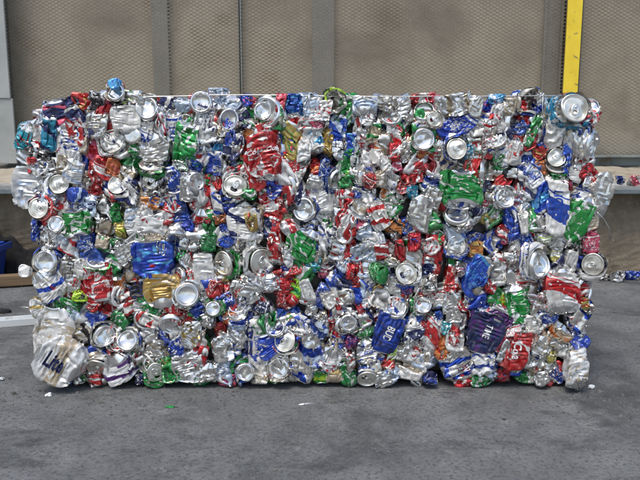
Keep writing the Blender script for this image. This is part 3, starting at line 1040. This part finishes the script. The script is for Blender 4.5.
SPECIAL = {   # (x, y) in the list -> lettering
 (56, 364): [('Lite', 56, NAVY, 'u', .50, .1, .03), ], (244, 224): [('LITE', 24, NAVY, 'u', .5, 0, .02)], (388, 331): [('BUD', 26, WHITE, 'v', .5, 0, .02)],
 (556, 205): [('LIGHT', 30, BLUE, 'v', .5, 0, .02)], (486, 331): [('TIME', 24, WHITE, 'v', .5, 0, .01)], (265, 156): [('Coca-Cola', 19, WHITE, 'u', .55, .35, .02)],
 (370, 351): [('LIGHT', 17, BLUE, 'u', .5, 0, .02)], (459, 366): [('LIGHT', 18, NAVY, 'u', .4, .2, .02)], (70, 270): [('LIGHT', 22, BLK, 'v', .5, 0, .0)],
 (172, 130): [('LIGHT', 20, BLUE, 'v', .5, 0, .01)], (534, 178): [('BUD', 15, BLUE, 'v', .5, 0, .02)], (591, 243): [('Cola', 12, WHITE, 'v', .5, .3, .01)],
 (498, 317): [('SNS', 16, WHITE, 'v', .5, 0, .01)], (515, 351): [('Cola', 30, WHITE, 'v', .5, .35, .02)], (268, 175): [('Cola', 20, WHITE, 'u', .5, .35, .02)],
 (49, 284): [('BUD', 14, RED, 'u', .5, 0, .02)], (258, 346): [('LIGHT', 18, BLUE, 'v', .5, 0, .0)], (153, 258): [('*', 40, RED, 'u', .35, 0, .03)], (457, 124): [('BUD', 17, WHITE, 'u', .5, 0, .02)],
 (67, 145): [('Light', 18, BLUE, 'u', .5, .3, .0)], (550, 315): [('ICE', 13, WHITE, 'u', .5, 0, .01)], (345, 223): [('Cola', 20, WHITE, 'v', .5, .35, .01)]}
LETTERED = set(SPECIAL)
sides = [r for r in rows if r['t'] in 'sl']; ends = [r for r in rows if r['t'] in 'bth']
bx = np.array([[r['wm']/2, rng.uniform(18, 27), r['hm']/2] for r in sides])
def rest_size(box, upright, calm):           # how big the uncrushed shell was, per direction
    wide, tall = (box[0], box[2]) if upright else (box[2], box[0])
    cu, cv = (rng.uniform(1.10, 1.24), rng.uniform(.88, .95)) if calm > .5 else (rng.uniform(1.12, 1.35), rng.uniform(.92, 1.0)) if calm > .2 else (rng.uniform(1.14, 1.48), rng.uniform(.94, 1.06))
    return [np.clip(2*(2*wide+2*box[1])*.9/207*cu, .35, 1.6), np.clip(2*tall/122*cv, .28, 1.5), calm]
sc = np.array([rest_size(bx[k], r['hm'] > .72*r['wm'], (.62 if r['t'] == 's' else .55) if (int(r['x']), int(r['y'])) in LETTERED else (.4 if r['w']*r['h'] > 620 else 0.)) for k, r in enumerate(sides)])
ax = np.array([[rng.normal()*.3, rng.normal()*.25, 1.] if r['hm'] > .72*r['wm'] else [1., rng.normal()*.25, rng.normal()*.3] for r in sides])
XS = simulate(bx, sc, ax, False)
NE = 36
bx = np.stack([rng.uniform(29.5, 36, NE), rng.uniform(16, 36, NE), rng.uniform(29.5, 36, NE)], 1)
XE = simulate(bx, np.tile([1., .75, 0.], (NE, 1)), np.stack([rng.normal(size=NE)*.1, np.ones(NE), rng.normal(size=NE)*.1], 1), True)
NFILL = 60
bx = np.stack([rng.uniform(16, 30, NFILL), rng.uniform(18, 26, NFILL), rng.uniform(24, 42, NFILL)], 1)
XF = simulate(bx, np.array([rest_size(q, True, 0.) for q in bx]), np.stack([rng.normal(size=NFILL)*.4, rng.normal(size=NFILL)*.4, np.ones(NFILL)], 1), False, steps=40, pr=PR_COARSE, u=28)

bale = empty('can_bale', (0, .37, 0))
tag(bale, 'big rectangular bale of crushed multicoloured drink cans standing on the concrete yard', 'bale')
def design(code, d): return d or random.choice(DSG.get(code, ['blotch', 'script', 'stripe', 'band']))
CNAME = {'S': 'silver', 'W': 'white', 'R': 'red', 'B': 'blue', 'D': 'navy', 'G': 'green', 'L': 'lime', 'O': 'orange', 'Y': 'gold', 'P': 'purple', 'T': 'teal', 'K': 'black', 'M': 'pink red', 'C': 'sky blue', 'N': 'beige', 'A': 'pale blue'}
def can_object(X, mats, ink, acc, parent, loc, skip=0):
    P, Q, uv = grid_arrays(X, skip)
    me = bpy.data.meshes.new('crushed_can'); n_ = len(P)
    v, u = X.shape[:2]
    mi = None
    if len(mats) > 1:                        # the round ends are bare metal
        rowi = (Q[:, 0]//u); mi = ((rowi < max(1, round(.10*v))) | (rowi >= v-1-round(.14*v))).astype(int)
    fill_mesh(me, P*.001, Q, uv, np.tile(ink, (n_, 1)), np.tile(acc, (n_, 1)), None, mi)
    for m in mats: me.materials.append(m)
    me.set_sharp_from_angle(angle=math.radians(48))
    o = bpy.data.objects.new('crushed_can', me); COL.objects.link(o)
    o.parent = parent; o.location = Vector(loc) - (parent.location if parent else Vector())
    return o
def end_frame(X, S=1.0):                     # centre and axes of the rigid end of a can
    P = X[2]; c = P.mean(0); d = P-c
    e1 = (d*np.cos(ANG)[:, None]).sum(0); e1 /= np.linalg.norm(e1)
    e2 = (d*np.sin(ANG)[:, None]).sum(0); e2 -= e1*(e1@e2); e2 /= np.linalg.norm(e2)
    return c, e1, e2, -np.cross(e1, e2)      # outward normal of the front end
def add_end(can, X, me, spin, mat=None, s=1.0, tab=False):
    c, e1, e2, nrm = end_frame(X)
    up = np.cos(spin)*e1+np.sin(spin)*e2; right = np.cross(up, nrm)
    M = Matrix([[right[0], up[0], nrm[0], c[0]*.001], [right[1], up[1], nrm[1], c[1]*.001], [right[2], up[2], nrm[2], c[2]*.001], [0, 0, 0, 1]])
    M = M @ Matrix.Scale(s, 4)
    o = bpy.data.objects.new(me.name.split('.')[0], me); COL.objects.link(o); o.parent = can; o.matrix_local = M
    if tab:
        t = bpy.data.objects.new('pull_tab', ME_tab); COL.objects.link(t); t.parent = can
        t.matrix_local = M @ Matrix.Rotation(rng.normal()*.25, 4, 'Z') @ Matrix.Rotation(abs(rng.normal())*.12, 4, 'X')
    return o
def decal(can, X, text, size, ink, along='u', v0=.5, shear=0.0, bold=.0, shape=None, squash=1.0):
    """lettering printed on the can: flat outlines bent over the dented surface"""
    v, u = X.shape[:2]
    if shape is None:
        cu = bpy.data.curves.new('t', 'FONT'); cu.body = text; cu.size = size; cu.align_x = 'CENTER'; cu.align_y = 'CENTER'; cu.shear = shear; cu.offset = bold*size
        cu.resolution_u = 3
        to = bpy.data.objects.new('t', cu); COL.objects.link(to)
        me0 = bpy.data.meshes.new_from_object(to.evaluated_get(bpy.context.evaluated_depsgraph_get()))
        bpy.data.objects.remove(to); bm = bmesh.new(); bm.from_mesh(me0); bpy.data.meshes.remove(me0)
    else:
        bm = bmesh.new()
        for poly in shape:
            bm.faces.new([bm.verts.new((x*size, y*size, 0)) for x, y in poly])
    bmesh.ops.triangulate(bm, faces=bm.faces[:])
    for _ in range(4):
        es = [e for e in bm.edges if e.calc_length() > 3.2]
        if not es: break
        bmesh.ops.subdivide_edges(bm, edges=es, cuts=1); bmesh.ops.triangulate(bm, faces=[f for f in bm.faces if len(f.verts) > 3])
    mid = X[int(v*.35):int(v*.65)]
    mm_ = mid.mean(0); cen = (X.reshape(-1, 3).max(0)+X.reshape(-1, 3).min(0))/2
    u0 = int(np.argmin(mm_[:, 1]+.8*np.hypot(mm_[:, 0]-cen[0], mm_[:, 2]-cen[2])))
    Nn = np.cross(np.roll(X, -1, 1)-np.roll(X, 1, 1), np.gradient(X, axis=0)); Nn /= np.linalg.norm(Nn, axis=2, keepdims=True)+1e-9
    circ = np.linalg.norm(np.roll(X, -1, 1)-X, axis=2).sum(1)[int(v*.3):int(v*.7)].mean(); leng = np.linalg.norm(np.diff(X, axis=0), axis=2).mean(1).sum()
    def at(A, fu, fv):
        fv = min(max(fv, 0), v-1.001); i, j = int(math.floor(fv)), int(math.floor(fu)); a, b = fv-i, fu-j; j0, j1 = j % u, (j+1) % u
        return (A[i, j0]*(1-b)+A[i, j1]*b)*(1-a)+(A[i+1, j0]*(1-b)+A[i+1, j1]*b)*a
    im = int(v0*(v-1)); sv = X[min(im+3, v-1), u0]-X[max(im-3, 0), u0]; su = X[im, (u0+2) % u]-X[im, (u0-2) % u]
    sv, su = (q_/(np.linalg.norm(q_)+1e-9) for q_ in (sv[[0, 2]], su[[0, 2]]))
    d1, d2 = ((1, 0), (0, 1)) if along == 'u' else ((0, -1), (1, 0))
    onv = abs(sv@np.array(d1)) > abs(su@np.array(d1))
    A_, B_ = (sv, su) if onv else (su, sv); s1, s2 = np.sign(A_@np.array(d1)) or 1, np.sign(B_@np.array(d2)) or 1
    for q in bm.verts:
        tx, ty = q.co.x*s1, q.co.y*squash*s2
        mu, mv = (ty, tx) if onv else (tx, ty)
        fu, fv = u0+mu/circ*u, v0*(v-1)+mv/leng*(v-1)
        q.co = Vector((at(X, fu, fv)+at(Nn, fu, fv)*.75)*.001)
    me = bpy.data.meshes.new('lettering'); bm.to_mesh(me); bm.free(); me.materials.append(M_ink)
    t = me.attributes.new('ink', 'FLOAT_COLOR', 'POINT'); t.data.foreach_set('color', np.tile(np.array([*ink, 1.], np.float32), (len(me.vertices), 1)).ravel())
    o = bpy.data.objects.new('lettering', me); COL.objects.link(o); o.parent = can; return o
WHITE, NAVY, BLUE, RED, BLK = (.75, .75, .74), (.012, .018, .07), (.01, .06, .38), (.5, .02, .03), (.02, .02, .03)
RING = lambda r0, r1, n_=20, cx=0, cy=0, sx=1: [[(cx+sx*r0*math.cos(a), cy+r0*math.sin(a)), (cx+sx*r1*math.cos(a), cy+r1*math.sin(a)), (cx+sx*r1*math.cos(b), cy+r1*math.sin(b)), (cx+sx*r0*math.cos(b), cy+r0*math.sin(b))] for a, b in [(2*math.pi*k/n_, 2*math.pi*(k+1)/n_) for k in range(n_)]]
LABELS = {(56, 364): 'flattened white can with bold navy lettering at the lower left corner', (153, 258): 'bright blue flattened can panel with a red star', (163, 291): 'gold and green crumpled can under the blue one',
 (460, 189): 'large bright green crumpled can', (265, 156): 'red can with white script lettering', (572, 108): 'teal blue can with its pale lid facing out at the top right corner', (186, 142): 'tall folded green can near the top',
 (77, 223): 'shiny green can on the left side', (540, 262): 'mirror bright can base on the right', (556, 205): 'white can with blue lettering running down it', (486, 331): 'dark navy can with white lettering',
 (515, 351): 'red and white crumpled can near the bottom right', (562, 290): 'white can with red bands on the right', (388, 331): 'blue can with white letters', (477, 276): 'long bright blue crumpled can', (266, 112): 'big silver can base on the top edge',
 (98, 281): 'red can hanging below a silver end', (301, 246): 'large green can in the middle', (579, 381): 'curved white can at the bottom right corner', (577, 219): 'bright green can on the right side', (116, 84): 'sky blue can end sticking up at the top left'}
rows.sort(key=lambda r: -(r['w']*r['h']*(1.3 if r['t'] != 's' else 1)))
si = {id(r): k for k, r in enumerate(sides)}; acc_stuff = []
def append_stuff(lst, X, M, t, ink, acc, skip=0):
    P, Q, uv = grid_arrays(X @ M.T if M is not None else X, skip); lst.append((P*.001+np.array(t), Q, uv, ink, acc))
def flush_stuff(lst, name, mats, parent):
    off = 0; Ps, Qs, Us, Is, As, Ms = [], [], [], [], [], []
    for k, (P, Q, uv, ink, acc) in enumerate(lst):
        Ps.append(P); Qs.append(Q+off); Us.append(uv); Is.append(np.tile(ink, (len(P), 1))); As.append(np.tile(acc, (len(P), 1))); off += len(P)
        Ms.append(np.full(len(Q), k % len(mats)))
    me = bpy.data.meshes.new(name)
    fill_mesh(me, np.concatenate(Ps), np.concatenate(Qs), np.concatenate(Us), np.concatenate(Is), np.concatenate(As), None, np.concatenate(Ms))
    for m in mats: me.materials.append(m)
    o = bpy.data.objects.new(name, me); COL.objects.link(o); o['kind'] = 'stuff'
    return keep_parent(o, parent) if parent else o
NPART = 300; scraps = []; ek = 0
for k, r in enumerate(rows):
    ctr = on_plane_y(r['x'], r['y'], 0)
    c, a = r['c'], r['a']
    if r['t'] in 'sl':
        X = XS[si[id(r)]] @ rot_y(r['ang']).T
        ink, acc = ink_of(c, a)
        front = rng.uniform(-.010, .009) + (-.005 if r['w']*r['h'] < 220 else 0) - (.004 if c in 'SW' else 0)
        if (int(r['x']), int(r['y'])) in LABELS: front = rng.uniform(-.016, -.010)
        if r['t'] == 'l' or (r['x'], r['y']) == (579, 381): front = -.045; ctr = on_plane_y(r['x'], r['y'], front)
        off = X.reshape(-1, 3); mid = (off.max(0)+off.min(0))/2
        X = X-np.array([mid[0], off[:, 1].min(), mid[2]], np.float32)
        loc = (ctr.x, front, max(ctr.z, -off[:, 2].min()*.001*0 + (off[:, 2].max()-off[:, 2].min())*.0005 + .002))
        if k >= NPART: append_stuff(scraps, X, None, loc, ink, acc); continue
        XX = upsample(X) if sc[si[id(r)]][2] > .5 else X
        o = can_object(XX, [DES[design(c, r['d'])], M_base], ink, acc, bale, loc)
        for sp in SPECIAL.get((int(r['x']), int(r['y'])), []):
            if sp[0] == '*': decal(o, XX, '', sp[1]*.25, sp[2], 'u', sp[4], shape=[[(math.cos(q)*(1 if i % 2 else .45), math.sin(q)*(1 if i % 2 else .45)) for i, q in enumerate(np.linspace(0, 2*math.pi, 10, endpoint=False)+.314)]])
            else: decal(o, XX, sp[0], sp[1], sp[2], sp[3], sp[4], sp[5], sp[6])
    else:
        X = XE[ek % NE]; ek += 1
        s = max(r['wm'], r['hm'])/64.0
        if r['t'] == 'h': s = r['wm']/50
        # turn the end away from the lens until it looks as oval as in the photograph
        ratio = min(1, min(r['w'], r['h'])/max(r['w'], r['h'])); tilt = math.degrees(math.acos(ratio)); tilt = tilt if tilt > 8 else rng.uniform(6, 20)
        d = math.radians(r['ang'])
        if ratio >= .93: d = math.radians(270+rng.normal()*35)
        if ratio < .93: d = (0 if math.cos(d) >= 0 else math.pi) if r['w'] < r['h'] else (math.pi/2 if math.sin(d) > 0 else -math.pi/2)
        dx, dz = math.cos(d), -math.sin(d)
        axis = Vector((0, -1, 0)).cross(Vector((dx, 0, dz))).normalized()
        M = np.array(Matrix.Rotation(math.radians(tilt), 3, axis))
        c0, e1, e2, nrm = end_frame(X)
        q = Vector(nrm.tolist()).rotation_difference(Vector((0, -1, 0))).to_matrix(); X = X @ np.array(q).T
        X = (X @ M.T)*s
        c0, e1, e2, nrm = end_frame(X); rel = X-c0; hgt = rel@nrm; rad = np.linalg.norm(rel-hgt[..., None]*nrm, axis=2)
        hit = (rad < 28.5*s) & (hgt > -15*s) & (r['t'] != 'h'); hit[:4] = False
        X = X - (np.where(hit, hgt+15*s, 0))[..., None]*nrm; hit2 = hgt > -3*s; hit2[:4] = False
        X = X - (np.where(hit2 & ~hit, hgt+3*s, 0))[..., None]*nrm
        X = (X-np.array([c0[0], X[2][:, 1].min(), c0[2]])).astype(np.float32)
        front = rng.uniform(-.024, -.004) - (.006 if r['w'] < 14 else 0)
        front += r.get('deep', 0)
        if (int(r['x']), int(r['y'])) in LABELS: front -= .012
        if r['t'] == 'h': front = -.012
        body = c if c not in 'N' else random.choice('SWRB')
        if c in 'SA': body = random.choice('SSWWRBSGW')
        ink, acc = ink_of(body, a)
        loc = (ctr.x, front, max(ctr.z, r['hm']*.0005+.001))
        if k >= NPART: append_stuff(scraps, X, None, loc, ink, acc); continue
        o = can_object(X, [DES[design(body, None)]], ink, acc, bale, loc, skip=4)
        if r['t'] == 't': add_end(o, X, random.choice(LIDS), rng.uniform(0, 6.28), s=s*(.98 if c in 'SAN' else .84), tab=True)
        elif r['t'] == 'b': add_end(o, X, random.choice(BASES), rng.uniform(0, 6.28), s=s*.98)
    lab = LABELS.get((int(r['x']), int(r['y'])))
    if lab: o['label'] = lab
flush_stuff(scraps, 'can_scraps', list(DES.values()), bale)

# packed cans behind the front layer and on the other faces of the bale
xl, xr_, zt_ = on_plane_y(30, 240, 0).x, on_plane_y(598, 240, 0).x, on_plane_y(320, 99, 0).z
PALF = 'SSSSWWWSWRSBSNGAWRBGDRBS'
lst = []; DEPTH = .74
def rand_rot():
    q = rng.normal(size=4); q /= np.linalg.norm(q); from mathutils import Quaternion
    return np.array(Quaternion(q.tolist()).to_matrix())
def put_fill(x, y, z, M):
    X = XF[rng.integers(NFILL)]; X = X-X.reshape(-1, 3).mean(0)
    ink, acc = ink_of(random.choice(PALF)); append_stuff(lst, X, M, (x, y, z), ink, acc)
for z in np.arange(.035, zt_-.01, .046):
    for x in np.arange(xl+.035, xr_-.02, .050):
        put_fill(x+rng.normal()*.012, rng.uniform(.016, .030), min(max(z+rng.normal()*.012, .03), zt_-.03), rot_y(rng.normal()*50) @ rot_z(rng.choice([0, 90, 180, 270])))
front_fill = flush_stuff(lst, 'packed_cans', list(DES.values()), bale); lst = []
for y in np.arange(.08, DEPTH, .062):
    for z in np.arange(.035, zt_-.02, .060):
        for sgn, xx in ((-1, xl+.03), (1, xr_-.03)):
            put_fill(xx+sgn*rng.uniform(-.01, .012), y+rng.normal()*.01, z+rng.normal()*.008, rot_z(sgn*90) @ rot_y(rng.normal()*50))
    for x in np.arange(xl+.05, xr_-.03, .062):
        put_fill(x+rng.normal()*.01, y+rng.normal()*.01, zt_-.036+rng.uniform(-.012, .008), rot_x(90) @ rot_y(rng.normal()*60))
flush_stuff(lst, 'packed_cans', list(DES.values()), bale)
keep_parent(box('packed_core', (xl+.04, .05, .02), (xr_-.04, DEPTH, zt_-.05), metal('packed_core', (.10, .10, .10), .5), bev=.02), bale)
# baling wire along the top edge and one loose end on the right
M_wire = metal('wire_steel', (.55, .55, .53), .35)
bm = bmesh.new(); z0 = on_plane_y(320, 96.5, .02).z
tube(bm, [on_plane_y(px, 96.6+.8*math.sin(px*.02)-(.8 if 200 < px < 450 else 0), .004) for px in range(132, 566, 18)], .0016, 6)
keep_parent(bm_obj('baling_wire', bm, M_wire, smooth=True), bale)
bm = bmesh.new(); tube(bm, [on_plane_y(543, 94, -.028), on_plane_y(542.5, 108, -.034), on_plane_y(543.5, 124, -.030), on_plane_y(542, 136, -.02)], .0011, 6)
keep_parent(bm_obj('baling_wire', bm, M_wire, smooth=True), bale)
bm = bmesh.new(); tube(bm, [on_plane_y(x, y, -.01+.001*i) for i, (x, y) in enumerate([(597, 212), (604, 219), (609, 228), (611, 240)])], .0009, 6)
keep_parent(bm_obj('baling_wire', bm, M_wire, smooth=True), bale)

# ------------------------------------------------------------------ loose things round the bale
def loose_can(name, label, cat, px, py, y=None, z=None, size=1., code='B', acode='W', d='blotch', lay=(0, 90, 0), k=0, group=None):
    X = XF[k % NFILL]; X = (X-X.reshape(-1, 3).mean(0)) @ rot_y(lay[1]).T @ rot_z(lay[2]).T @ rot_x(lay[0]).T*size
    X = X.astype(np.float32); zmin = X[..., 2].min()*.001
    p = on_ground(px, py) if z is None else on_ground(px, py, z)
    ink, acc = ink_of(code, acode)
    o = can_object(X, [DES[d], M_base], ink, acc, None, (p.x, p.y, (z or 0)-zmin-.001)); o.name = name; o.data.name = name
    return tag(o, label, cat, 'loose crushed cans lying round the bale')
loose_can('crushed_can', 'pink and white crushed can lying on the sandy ledge at the right', 'can', 634, 186, z=.394, size=.85, code='M', acode='W', d='script', k=9)
loose_can('crushed_can', 'small dark blue crumpled can on the ledge beside the pink one', 'can', 620, 184.5, z=.394, size=.62, code='D', acode='B', k=7)
loose_can('crushed_can', 'blue crushed can on the ground at the foot of the wall', 'can', 631, 279.5, size=1.0, code='B', acode='A', k=12)
loose_can('crushed_can', 'flattened silver can on the ground beside the blue one', 'can', 617, 281, size=.9, code='S', acode='K', k=20)
loose_can('crushed_can', 'thin grey crushed can by the wall nearest the bale', 'can', 606, 280, size=.7, code='K', acode='S', k=31)
# blue bin with a rim and an added black sheet for the shadow on the wall
bp = on_ground(3, 287)
bb = empty('blue_bin', (bp.x-.12, 1.12, 0))
tag(bb, 'blue plastic bin cut off by the left edge of the photo', 'bin')
def tub(name, x0, x1, y0, y1, z0, z1, inset, th, mat, parent):
    bm = bmesh.new()
    def ring(i, z): 
        c = [(x0+i, y0+i), (x1-i, y0+i), (x1-i, y1-i), (x0+i, y1-i)]; return [bm.verts.new((x, y, z)) for x, y in c]
    R = [ring(inset, z0), ring(0, z1), ring(th, z1), ring(inset+th, z0+th)]
    for A, B_ in zip(R, R[1:]):
        for k in range(4): bm.faces.new((A[k], A[(k+1) % 4], B_[(k+1) % 4], B_[k]))
    bm.faces.new(R[0][::-1]); bm.faces.new(R[-1])
    bmesh.ops.bevel(bm, geom=[e for e in bm.edges if abs(e.verts[0].co.z-e.verts[1].co.z) > .05], offset=.02, segments=3, affect='EDGES')
    return keep_parent(bm_obj(name, bm, mat), parent)
bt = on_plane_y(4, 246, 1.06).z; bx1 = on_plane_y(9.5, 262, 1.17).x
tub('body', bx1-.34, bx1, 1.06, 1.185, .004, bt, .02, .008, M_bin, bb)
keep_parent(box('rim', (bx1-.352, 1.052, bt-.028), (bx1+.006, 1.0588, bt-.002), M_bin, bev=.003), bb)
keep_parent(box('rim', (bx1+.0012, 1.06, bt-.028), (bx1+.0085, 1.188, bt-.002), M_bin, bev=.003), bb)
# black sheet added to stand in for the dark shadow beside the bin
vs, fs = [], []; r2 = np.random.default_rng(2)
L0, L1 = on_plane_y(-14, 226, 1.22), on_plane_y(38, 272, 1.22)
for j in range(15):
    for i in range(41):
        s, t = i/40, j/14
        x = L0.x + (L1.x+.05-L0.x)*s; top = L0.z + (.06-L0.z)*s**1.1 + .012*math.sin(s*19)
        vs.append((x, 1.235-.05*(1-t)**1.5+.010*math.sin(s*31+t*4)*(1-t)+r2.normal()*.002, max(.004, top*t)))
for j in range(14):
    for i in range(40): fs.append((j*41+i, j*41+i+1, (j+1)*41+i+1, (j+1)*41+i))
sh = mesh_obj('shadow_sheet', vs, fs, M_black, smooth=True)
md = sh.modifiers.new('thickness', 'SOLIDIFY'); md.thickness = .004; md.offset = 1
tag(sh, 'black sheet added in place of the shadow on the wall behind the blue bin', 'sheet')
# timber
ta, tb = on_ground(-30, 294), on_ground(37, 289.5)
d = Vector((tb.x-ta.x, tb.y-ta.y, 0)); M3 = Matrix.Rotation(math.atan2(d.y, d.x), 4, 'Z')
bm = bmesh.new(); bm_box(bm, (-.35, 0, 0), (.35, .042, .044), .004)
for v in bm.verts: v.co.z += .0015*math.sin(v.co.x*9)
o = bm_obj('timber', bm, M_wood); o.matrix_world = Matrix.Translation((tb.x-.33, tb.y-.03, .002)) @ M3
tag(o, 'weathered brown timber plank lying in front of the blue bin', 'plank')
# white rail
ta, tb = on_ground(-40, 331), on_ground(37, 325)
d = tb-ta; M3 = Matrix.Rotation(math.atan2(d.y, d.x), 4, 'Z')
rl = empty('metal_rail', tb); tag(rl, 'white enamelled metal channel lying on the ground at the left', 'rail')
for nm, lo, hi in (('web', (-.6, .006, .0), (0, .040, .003)), ('flange', (-.6, 0, .0), (0, .0058, .022)), ('flange', (-.6, .0402, .0), (0, .046, .022))):
    bm = bmesh.new(); bm_box(bm, lo, hi, .001); q = bm_obj(nm, bm, M_white); q.parent = rl; q.rotation_euler.z = math.atan2(d.y, d.x); q.location.z = .001
# black scrap, white chips, fine litter
def chip(name, label, cat, px, py, sx, sy, sz, mat, seed, group=None):
    r2 = np.random.default_rng(seed); p = on_ground(px, py); bm = bmesh.new()
    r = bmesh.ops.create_icosphere(bm, subdivisions=2, radius=1)
    for v in bm.verts:
        k = 1+.35*math.sin(v.co.x*3+seed)*math.sin(v.co.y*4+seed*2)+r2.uniform(-.12, .12)
        v.co = Vector((v.co.x*sx*k, v.co.y*sy*k, max(-.3, v.co.z)*sz*k+.3*sz))
    o = bm_obj(name, bm, mat); o.location = (p.x, p.y, .0); o.rotation_euler.z = r2.uniform(-.4, .4)
    return tag(o, label, cat, 'scraps of metal on the yard' if name == 'metal_scrap' else None)
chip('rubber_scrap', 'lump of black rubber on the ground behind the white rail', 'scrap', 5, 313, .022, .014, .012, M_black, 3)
chip('metal_scrap', 'pale flat metal chip on the ground behind the white rail', 'scrap', 24, 307, .018, .010, .003, M_base, 5)
chip('metal_scrap', 'white metal chip lying just right of the bale foot', 'scrap', 591, 388, .008, .006, .006, M_white, 6)
chip('metal_scrap', 'crumpled foil bit on the ground in front of the lettered white can', 'scrap', 49, 396, .008, .006, .006, M_base, 7)
chip('metal_scrap', 'small white flake on the concrete at the far left', 'scrap', 2, 379, .006, .005, .004, M_white, 8)
chip('metal_scrap', 'long silver sliver on the ground in front of the bale', 'scrap', 306, 404, .016, .003, .002, M_base, 9)
chip('metal_scrap', 'green foil fragment on the ground in front of the bale', 'scrap', 170, 407, .012, .005, .002, surface('green_foil', (.02, .2, .05), (.03, .3, .08), 40, .4, .4), 10)
chip('metal_scrap', 'pale chip on the ground right of the bale, below the wall', 'scrap', 587, 326, .010, .006, .002, M_base, 12)
M_grit = surface('grit', (.025, .025, .025), (.19, .185, .175), 30, .8)
vs, fs = [], []; r2 = np.random.default_rng(21)
for i in range(2600):
    if i < 900: x, y = r2.uniform(-1.2, 1.2), -.02-abs(r2.normal())*.10
    elif i < 1500: x, y = r2.uniform(-2.2, 2.2), YW-.01-abs(r2.normal())*.06
    elif i < 1800: x, y = r2.normal()*.09-.93, r2.normal()*.05-.17
    else: x, y = r2.uniform(-1.9, 1.9), r2.uniform(-.75, 1.2)
    s = abs(r2.normal())*.0016+.0006; b = len(vs); a0 = r2.uniform(0, 6.3); el = r2.uniform(1, 2.4)
    for k in range(5):
        a = a0+k*1.2566; vs.append((x+math.cos(a)*s*el, y+math.sin(a)*s, -.001))
    for k in range(5):
        a = a0+k*1.2566; vs.append((x+math.cos(a)*s*el*.7, y+math.sin(a)*s*.7, s*r2.uniform(.5, 1.1)))
    fs.append([b+5+k for k in range(5)])
    for k in range(5): fs.append((b+k, b+(k+1) % 5, b+5+(k+1) % 5, b+5+k))
tag(mesh_obj('litter', vs, fs, M_grit), kind='stuff')
